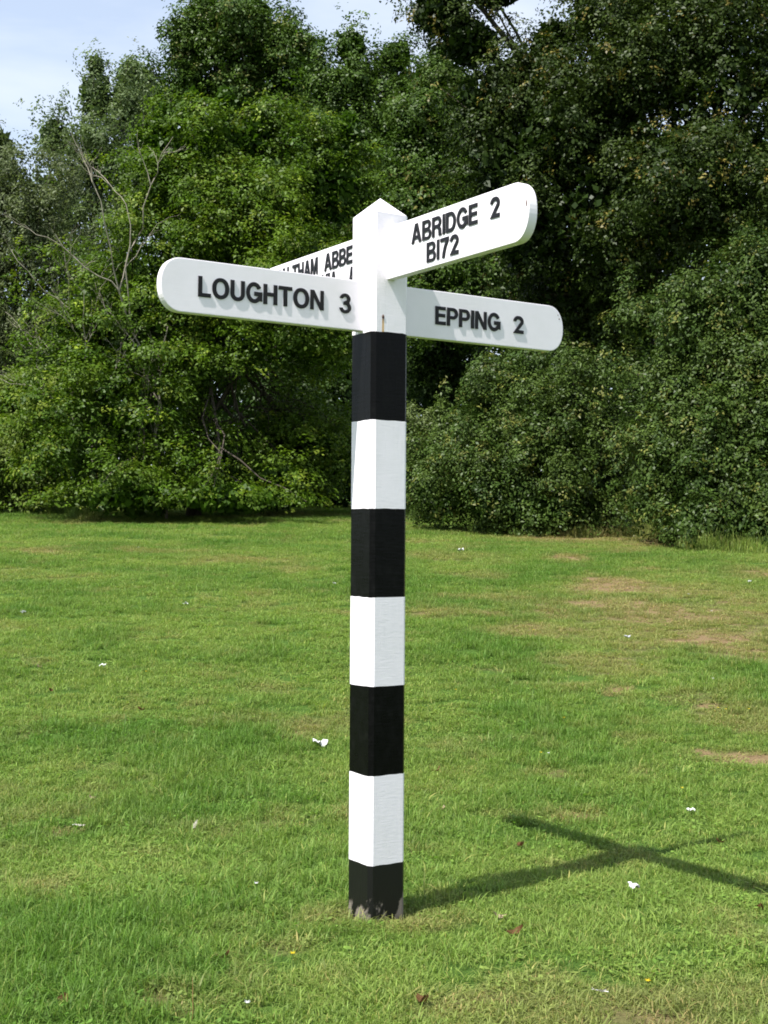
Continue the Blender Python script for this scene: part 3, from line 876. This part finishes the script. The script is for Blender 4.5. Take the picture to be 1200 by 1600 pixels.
make_tree("shade_fill_undergrowth", "dark low undergrowth added to darken the gap behind the post", foot(600, 35.5),  # dark-coloured leaf mass added to stand in for deep shade in this gap
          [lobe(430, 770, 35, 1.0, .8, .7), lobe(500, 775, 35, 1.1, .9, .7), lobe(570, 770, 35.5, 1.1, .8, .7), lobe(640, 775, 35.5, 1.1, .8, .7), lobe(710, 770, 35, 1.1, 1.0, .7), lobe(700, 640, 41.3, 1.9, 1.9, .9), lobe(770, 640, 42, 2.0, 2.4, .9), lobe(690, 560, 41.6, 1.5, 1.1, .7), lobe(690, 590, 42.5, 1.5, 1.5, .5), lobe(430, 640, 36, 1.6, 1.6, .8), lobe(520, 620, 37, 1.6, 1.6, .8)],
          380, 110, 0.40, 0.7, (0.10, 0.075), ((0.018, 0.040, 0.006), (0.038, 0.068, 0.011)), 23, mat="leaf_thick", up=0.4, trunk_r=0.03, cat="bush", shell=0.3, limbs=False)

# the wood behind, one uncounted mass closing the view
r = np.random.default_rng(31)
n = 60000
px = r.uniform(-250, 1500, n); Y = r.uniform(54, 62, n)
P = np.stack([(px - 600) / F_PX * Y, Y, np.zeros(n)], 1)
topz = 8.5 + 4.0 * fbm(P[:, 0] * 0.25, Y * 0.1, 3) + np.clip((P[:, 0] + 6) * 0.35, -3.0, 5)
P[:, 2] = gz(P[:, 0], P[:, 1]) + r.random(n) ** 0.8 * topz
Nn = unit(r.normal(0, 0.6, (n, 3)) + np.array([-.3, -.6, 0.5]))
cc = np.array(OAK[0]) * np.exp(r.normal(0, 0.3, n))[:, None]
v, f, c4 = leaves(P, Nn, 0.42, 0.3, cc, r)
wood = mesh_np("woodland", v, f, M["leaf_thick"], col=c4)
tag(wood, "dark mass of woodland foliage seen through gaps between the trees", "woodland", kind="stuff")

# ------------------------------------------------------------------ grass
def tuft(name, nb, rad, hmin, hmax, wid, seed, broad=0, lean=0.55):
    r = np.random.default_rng(seed)
    V, Fc, Cc = [], [], []
    for i in range(nb):
        a = r.uniform(0, 2 * math.pi); q = rad * math.sqrt(r.random())
        b0 = np.array([q * math.cos(a), q * math.sin(a), -0.004])
        az = r.uniform(0, 2 * math.pi); dirv = np.array([math.cos(az), math.sin(az), 0.0])
        h = r.uniform(hmin, hmax) * (0.75 + 0.5 * r.random()) * (1.7 if r.random() < 0.05 else 1.0)
        ln = abs(r.normal(0, lean)) * h
        w = wid * r.uniform(0.7, 1.35)
        sd = np.array([-dirv[1], dirv[0], 0.0])
        o = len(V)
        for t, ww in ((0, 0.8), (0.45, 1.0), (0.8, 0.62)):
            c = b0 + dirv * ln * t ** 1.8 + np.array([0, 0, h * (t - 0.22 * t * t * (ln / h))])
            V += [c - sd * w * ww / 2, c + sd * w * ww / 2]
        V.append(b0 + dirv * ln * 1.15 + np.array([0, 0, h * (1 - 0.3 * min(1.5, ln / h))]))
        Fc += [(o, o + 1, o + 3, o + 2), (o + 2, o + 3, o + 5, o + 4), (o + 4, o + 5, o + 6, o + 6)]
        g = math.exp(r.normal(0, 0.20))
        col = np.array([g, g, g]) if r.random() > 0.09 else np.array([1.9, 1.35, 1.9]) * g
        Cc += [col] * 7
    for i in range(broad):
        a = r.uniform(0, 2 * math.pi); q = rad * math.sqrt(r.random())
        c = np.array([q * math.cos(a), q * math.sin(a), r.uniform(0.008, 0.03)])
        az = r.uniform(0, 2 * math.pi); d1 = np.array([math.cos(az), math.sin(az), r.uniform(-.1, .5)]); s1 = np.array([-math.sin(az), math.cos(az), r.uniform(-.2, .2)])
        L = r.uniform(0.012, 0.026); o = len(V)
        V += [c, c + d1 * L * .55 + s1 * L * .33, c + d1 * L, c + d1 * L * .55 - s1 * L * .33]
        Fc.append((o, o + 1, o + 2, o + 3))
        g = math.exp(r.normal(0.05, 0.18)); Cc += [np.array([1.0, 1.08, 0.95]) * g] * 4
    me = bpy.data.meshes.new(name)
    me.from_pydata([tuple(map(float, v)) for v in V], [], [tuple(dict.fromkeys(f)) for f in Fc])
    a = me.attributes.new("tint", 'FLOAT_COLOR', 'POINT')
    c4 = np.ones((len(V), 4), np.float32); c4[:, :3] = np.array(Cc)
    a.data.foreach_set("color", c4.ravel())
    me.materials.append(M["blade"])
    return bpy.data.objects.new(name, me)
tcol = bpy.data.collections.new("grass_tuft_library")
for i in range(6): tcol.objects.link(tuft("tuft_a%d" % i, 95, 0.075, 0.020, 0.042, 0.0029, 100 + i, 0, 0.75))
for i in range(3): tcol.objects.link(tuft("tuft_b%d" % i, 80, 0.065, 0.035, 0.075, 0.0032, 200 + i, 0, 0.7))
for i in range(3): tcol.objects.link(tuft("tuft_c%d" % i, 55, 0.07, 0.018, 0.035, 0.0028, 300 + i, 12, 0.9))

for i in range(2): tcol.objects.link(tuft("tuft_d%d" % i, 16, 0.05, 0.05, 0.085, 0.0052, 400 + i, 5, 0.75))
def scatter(y0, y1, dens, sc):
    xm = 0.36 * y1 + 1.2
    n = int((y1 - y0) * 2 * xm * dens)
    x = rng.uniform(-xm, xm, n); y = rng.uniform(y0, y1, n)
    k = np.abs(x) < 0.36 * y + 1.2
    return x[k], y[k], np.full(k.sum(), sc)
parts = [scatter(2.6, 6, 330, 1.0), scatter(6, 9, 270, 1.08), scatter(9, 14, 150, 1.25), scatter(14, 22, 85, 1.5), scatter(22, 36, 40, 1.9)]
ex, ey = [], []
for (xa, ya), (xb, yb) in [((-20, 792), (70, 797)), ((70, 797), (150, 818)), ((640, 812), (740, 824)), ((740, 824), (900, 842)), ((900, 842), (1000, 838)), ((1000, 838), (1070, 860)), ((1070, 860), (1240, 868))]:
    for t in rng.random(int(abs(xb - xa) * 0.7)):
        g_ = on_ground(xa + (xb - xa) * t, ya + (yb - ya) * t - rng.uniform(0, 8))
        ex.append(g_.x); ey.append(g_.y)
ex = np.array(ex); ey = np.array(ey)
parts.append((ex, ey, np.full(len(ex), 2.2)))
ang_ = rng.uniform(0, 6.283, 150)                 # uncut fringe round the foot of the post
parts.append((-0.02 + np.cos(ang_) * rng.uniform(.13, .24, 150), 4.7 + np.sin(ang_) * rng.uniform(.13, .24, 150), np.full(150, 0.9)))
gx_, gy_, gs_ = (np.concatenate([p[i] for p in parts]) for i in range(3))
dr = dryness(gx_, gy_)
inpost = (np.abs(gx_ + 0.02) < 0.11) & (np.abs(gy_ - 4.7) < 0.11)
keep = (rng.random(len(gx_)) > np.clip((dr - 0.5) * 1.6, 0, 0.8) * (0.5 + rng.random(len(gx_)))) & ~inpost
gx_, gy_, gs_, dr = gx_[keep], gy_[keep], gs_[keep], dr[keep]
n = len(gx_)
lush = fbm(gx_ * 1.1 + 30, gy_ * 1.1 + 12, 4)
height = gs_ * (0.66 + 0.45 * np.clip((lush - 0.42) * 2.2, 0, 0.7)) * (1 - 0.5 * dr) * rng.uniform(0.8, 1.25, n)
pk = rng.random(n)
weed = fbm(gx_ * 1.7 + 50, gy_ * 1.7 + 3, 3)
idx = np.where(pk < 0.78, rng.integers(0, 6, n), rng.integers(6, 9, n))
idx = np.where((lush < 0.5) & (idx >= 6), idx - 6, idx)
idx = np.where((weed > 0.50) & (rng.random(n) < 0.38), rng.integers(9, 12, n), idx)
idx = np.where((rng.random(n) < 0.035) & (gs_ < 1.3), rng.integers(12, 14, n), idx)
idx = np.where(gs_ > 1.3, rng.integers(0, 6, n), idx)
idx = np.where(gs_ == 2.2, rng.integers(6, 9, n), idx)
height = np.where(gs_ == 2.2, rng.uniform(2.0, 4.5, n), height)
hue = np.clip(0.55 + (0.5 - lush) * 2.4 + rng.normal(0, 0.16, n), 0, 1)
gm = bpy.data.meshes.new("grass")
gm.vertices.add(n)
gm.vertices.foreach_set("co", np.stack([gx_, gy_, gz(gx_, gy_)], 1).astype(np.float32).ravel())
def pattr(name, typ, arr, key="value"):
    a = gm.attributes.new(name, typ, 'POINT'); a.data.foreach_set(key, np.ascontiguousarray(arr).ravel())
pattr("rot", 'FLOAT_VECTOR', np.stack([rng.normal(0, .09, n), rng.normal(0, .09, n), rng.uniform(0, 6.28, n)], 1).astype(np.float32), "vector")
pattr("scl", 'FLOAT_VECTOR', np.stack([gs_, gs_, height], 1).astype(np.float32), "vector")
pattr("pick", 'INT', idx.astype(np.int32))
pattr("dry", 'FLOAT', np.clip(dr * 1.15 + rng.normal(0, .07, n), 0, 1).astype(np.float32))
pattr("hue", 'FLOAT', hue.astype(np.float32))
gm.materials.append(M["blade"])
grass = link(bpy.data.objects.new("grass", gm))
tag(grass, "short green lawn grass with worn straw-coloured patches round the signpost", "grass", kind="stuff")
ng = bpy.data.node_groups.new("grass_scatter", 'GeometryNodeTree')
ng.interface.new_socket("Geometry", in_out='INPUT', socket_type='NodeSocketGeometry')
ng.interface.new_socket("Geometry", in_out='OUTPUT', socket_type='NodeSocketGeometry')
gi = ng.nodes.new("NodeGroupInput"); go = ng.nodes.new("NodeGroupOutput")
iop = ng.nodes.new("GeometryNodeInstanceOnPoints")
ci = ng.nodes.new("GeometryNodeCollectionInfo")
ci.inputs["Collection"].default_value = tcol
ci.inputs["Separate Children"].default_value = True
ci.inputs["Reset Children"].default_value = True
def named(nm, dt):
    x = ng.nodes.new("GeometryNodeInputNamedAttribute"); x.data_type = dt; x.inputs["Name"].default_value = nm
    return x.outputs["Attribute"]
lk = ng.links.new
lk(gi.outputs[0], iop.inputs["Points"]); lk(ci.outputs[0], iop.inputs["Instance"])
iop.inputs["Pick Instance"].default_value = True
lk(named("pick", 'INT'), iop.inputs["Instance Index"])
lk(named("rot", 'FLOAT_VECTOR'), iop.inputs["Rotation"])
lk(named("scl", 'FLOAT_VECTOR'), iop.inputs["Scale"])
lk(iop.outputs[0], go.inputs[0])
grass.modifiers.new("scatter", 'NODES').node_group = ng

# ------------------------------------------------------------------ litter and flowers lying on the lawn
def plain(name, col, rough=0.7, trans=0.0, col2=None, sc=40):
    k = Mat(name)
    c = k.mix(k.noise(sc, 4, 0.6, k.coord("Object")), col, col2 if col2 else tuple(x * 0.75 for x in col))
    k.set(Base_Color=c, Roughness=rough, Specular_IOR_Level=0.2)
    if trans:
        t = k.n("ShaderNodeBsdfTranslucent"); k.l(c, t.inputs[0])
        mx = k.n("ShaderNodeMixShader"); mx.inputs[0].default_value = trans
        k.l(k.b.outputs[0], mx.inputs[1]); k.l(t.outputs[0], mx.inputs[2]); k.l(mx.outputs[0], k.out.inputs[0])
    return k.m
M["paper"] = plain("white_paper", (0.80, 0.80, 0.78), 0.8, 0.15)
M["paper_grey"] = plain("grey_paper", (0.42, 0.43, 0.46), 0.8)
M["feather"] = plain("pale_feather", (0.72, 0.68, 0.58), 0.8, 0.2)
M["dead_leaf"] = plain("dead_leaf", (0.24, 0.125, 0.05), 0.7, 0.15, (0.13, 0.075, 0.035))
M["pale_leaf"] = plain("bleached_leaf", (0.55, 0.45, 0.30), 0.7, 0.15)
M["yellow"] = plain("dandelion_petal", (0.75, 0.55, 0.02), 0.6, 0.2)
M["daisy"] = plain("daisy_petal", (0.82, 0.82, 0.84), 0.6, 0.2)
M["stem"] = plain("flower_stem", (0.12, 0.17, 0.04), 0.6)
M["dry_stem"] = plain("dry_stalk", (0.28, 0.15, 0.07), 0.7)

def crumpled(seed, size, mat, name):
    r = np.random.default_rng(seed)
    bm = bmesh.new()
    bmesh.ops.create_grid(bm, x_segments=6, y_segments=5, size=0.5)
    for v in bm.verts:
        x, y = v.co.x, v.co.y
        v.co.z = 0.28 * abs(math.sin(3.1 * x + 1.3 * y + seed)) + 0.22 * abs(math.sin(4.3 * y - 2 * x + seed)) + r.normal(0, 0.05)
        v.co.x = x * (1 - 0.35 * abs(y)) + r.normal(0, 0.04)
        v.co.y = y * 0.75 + r.normal(0, 0.04)
    bmesh.ops.scale(bm, vec=(size, size, size), verts=bm.verts)
    ext = bmesh.ops.solidify(bm, geom=bm.faces[:], thickness=0.0008)
    return bm
def leaf_bm(seed, L, W, curl):
    r = np.random.default_rng(seed)
    bm = bmesh.new(); n = 7; rows = []
    for i in range(n):
        t = i / (n - 1)
        w = W * math.sin(math.pi * min(1, t * 0.92 + 0.05)) ** 0.8 * (1 + 0.18 * math.sin(9 * t + seed)) + 0.0006
        z = curl * L * (t - 0.5) ** 2 * 2 + 0.004
        rows.append([bm.verts.new((L * (t - 0.5), s * w, z + abs(s) * curl * W * 0.9 + r.normal(0, 0.0008))) for s in (-1, -0.5, 0, 0.5, 1)])
    for i in range(n - 1):
        for j in range(4):
            bm.faces.new((rows[i][j], rows[i][j + 1], rows[i + 1][j + 1], rows[i + 1][j]))
    bmesh.ops.solidify(bm, geom=bm.faces[:], thickness=0.0006)
    return bm
def drop(o, px, py, rz, tilt=(0, 0), lift=0.016):
    p = on_ground(px, py)
    o.location = (p.x, p.y, p.z + lift)
    o.rotation_euler = (tilt[0], tilt[1], rz)
for i, (px, py, sz, mt, lb) in enumerate([
        (500, 1170, 0.085, "paper", "largest crumpled white paper scrap on the grass, just left of the post"),
        (160, 1045, 0.055, "paper", "white paper scrap on the lawn toward the left side"),
        (290, 947, 0.055, "paper", "small white paper scrap far up the lawn left of the post"),
        (720, 863, 0.10, "paper", "flat white paper scrap on the far lawn near the olive bush"),
        (1080, 1273, 0.042, "paper", "white paper scrap right of the tip of the post's shadow"),
        (990, 1394, 0.042, "paper", "white paper scrap below the crossing of the arm shadows"),
        (522, 915, 0.05, "paper", "tiny white scrap on the far lawn close beside the post"),
        (980, 1000, 0.06, "paper_grey", "grey scrap on the worn brown patch of lawn at right"),
        (1171, 912, 0.06, "paper_grey", "grey scrap far up the lawn at the right edge"),
        (36, 961, 0.06, "paper_grey", "grey scrap on the lawn near the left edge")]):
    o = bm_obj("paper_scrap", crumpled(i + 3, sz, mt, ""), M[mt])
    drop(o, px, py, i * 1.3, (0.1, 0.1), 0.013)
    tag(o, lb, "litter", "scraps of litter on the lawn")
def feather(px, py, L, rz, tilt, lb):
    p = on_ground(px, py)
    rt = empty("feather", (p.x, p.y, p.z + 0.022)); rt.rotation_euler = (tilt[0], tilt[1], rz)
    tag(rt, lb, "feather", "feathers on the lawn")
    bm_obj("vane", leaf_bm(px, L, L * 0.13, 0.25), M["feather"], rt)
    bm = bmesh.new()
    bmesh.ops.create_cone(bm, segments=6, radius1=0.0013, radius2=0.0005, depth=L * 1.15, cap_ends=True, matrix=Matrix.Translation((-L * 0.08, 0, 0.0065)) @ Matrix.Rotation(math.pi / 2, 4, 'Y'))
    bm_obj("quill", bm, M["paper"], rt)
feather(304, 1299, 0.062, 1.25, (0.2, -0.55), "pale upright feather in the grass left of the post")
feather(935, 1564, 0.05, 2.4, (0.5, 0.1), "cream feather in the grass at the bottom right")
feather(124, 1299, 0.05, 0.2, (0.4, 0.1), "cream feather lying flat near the left edge")
LEAFS = [(143, 1253, "brown dead leaf standing in the grass near the left edge"), (816, 1328, "brown dead leaf just above the long shadow of the post"), (684, 1210, "small brown dead leaf right of the post's lowest white band"),
         (1123, 1323, "brown dead leaf between the two shadow arms at right"), (1186, 1427, "brown dead leaf at the right edge below the arm shadow"), (806, 1467, "dark brown leaf on the grass below the post's shadow"),
         (240, 1151, "reddish dead leaf on the lawn left of the paper scrap"), (220, 1114, "small curled brown leaf above the reddish one at left"), (347, 1508, "dark shrivelled leaf near the bottom left of the lawn"),
         (97, 1575, "orange brown leaf at the bottom left corner"), (778, 1441, "small tan leaf under the middle of the post's shadow"), (664, 1575, "small brown leaf at the bottom edge right of the post"), (693, 1270, "tan leaf scrap right of the bottom white band"),
         (60, 1046, "tan leaf scrap far left on the lawn"), (78, 1084, "orange leaf scrap on the left lawn")]
for i, (px, py, lb) in enumerate(LEAFS):
    o = bm_obj("fallen_leaf", leaf_bm(i + 50, 0.036 + 0.012 * (i % 3), 0.011 + 0.003 * (i % 2), 0.6), M["pale_leaf"] if ("tan" in lb) else M["dead_leaf"])
    drop(o, px, py, i * 1.9, (0.35 * (-1) ** i, 0.3), 0.013)
    tag(o, lb, "leaf", "fallen leaves on the lawn")
def flower(px, py, mat, rad, name, lb, grp):
    p = on_ground(px, py)
    rt = empty(name, p); tag(rt, lb, "flower", grp)
    bm = bmesh.new()
    n = 13
    c = bm.verts.new((0, 0, 0.046)); ring = []
    for j in range(n):
        a = 2 * math.pi * j / n; b = a + math.pi / n
        i1 = bm.verts.new((rad * 0.45 * math.cos(a - .2), rad * 0.45 * math.sin(a - .2), 0.048)); i2 = bm.verts.new((rad * 0.45 * math.cos(a + .2), rad * 0.45 * math.sin(a + .2), 0.048))
        o1 = bm.verts.new((rad * math.cos(a), rad * math.sin(a), 0.050 + 0.002 * (j % 3)))
        bm.faces.new((c, i1, o1, i2))
    bm_obj("petals", bm, M[mat], rt)
    bm = bmesh.new()
    bmesh.ops.create_cone(bm, segments=5, radius1=0.0012, radius2=0.001, depth=0.05, matrix=Matrix.Translation((0, 0, 0.022)))
    bm_obj("stem", bm, M["stem"], rt)
for (px, py, lb) in [(1122, 1117, "left of the close pair of yellow dandelions on the right lawn"), (1134, 1119, "right of the close pair of yellow dandelions on the right lawn"), (1170, 1119, "lone yellow dandelion near the right edge beside the close pair"),
                     (845, 1189, "yellow dandelion midway between the post and the bare soil at right"), (1066, 1246, "yellow dandelion above the white paper scrap at right"), (833, 992, "yellow dandelion on the straw patch right of the post"),
                     (712, 1088, "yellow dandelion close to the right side of the post"), (881, 1133, "yellow dandelion below the small bare patch right of the post"), (1097, 918, "far yellow dandelion near the bushes at right"),
                     (1003, 1048, "yellow dandelion right of the small bare soil patch"), (457, 1515, "yellow dandelion at the bottom left of the post's foot"), (228, 1059, "yellow dandelion on the left lawn by a paper scrap"), (1012, 1560, "yellow dandelion beside the cream feather at bottom right")]:
    flower(px, py, "yellow", 0.011 if py > 1000 else 0.014, "dandelion", lb, "dandelions in the lawn")
for (px, py, lb) in [(386, 1594, "white daisy at the bottom edge left of the post"), (1114, 1070, "white daisy on the right lawn above the dandelion pair"), (1076, 935, "white daisy on the worn lawn near the right bushes"), (1112, 962, "white daisy below the worn lawn near the right bushes"),
                     (857, 1190, "white daisy beside a yellow dandelion right of the post"), (400, 1401, "white daisy in the grass left of the post's foot"), (216, 860, "far white daisy near the bright green tree")]:
    flower(px, py, "daisy", 0.010 if py > 1000 else 0.016, "daisy", lb, "daisies in the lawn")
# one dry stalk standing at the bottom edge
p = on_ground(300, 1602)
v, f = tubes([(np.array([[0, 0, 0], [0.002, 0.002, 0.04], [0.001, 0.0, 0.09], [0.0, 0.002, 0.125]]), np.array([0.0013, 0.0012, 0.001, 0.0006]))], 6)
o = mesh_np("dry_stalk", v, f, M["dry_stem"]); o.location = p
tag(o, "thin reddish dry stalk standing in the grass at the bottom left", "stalk")
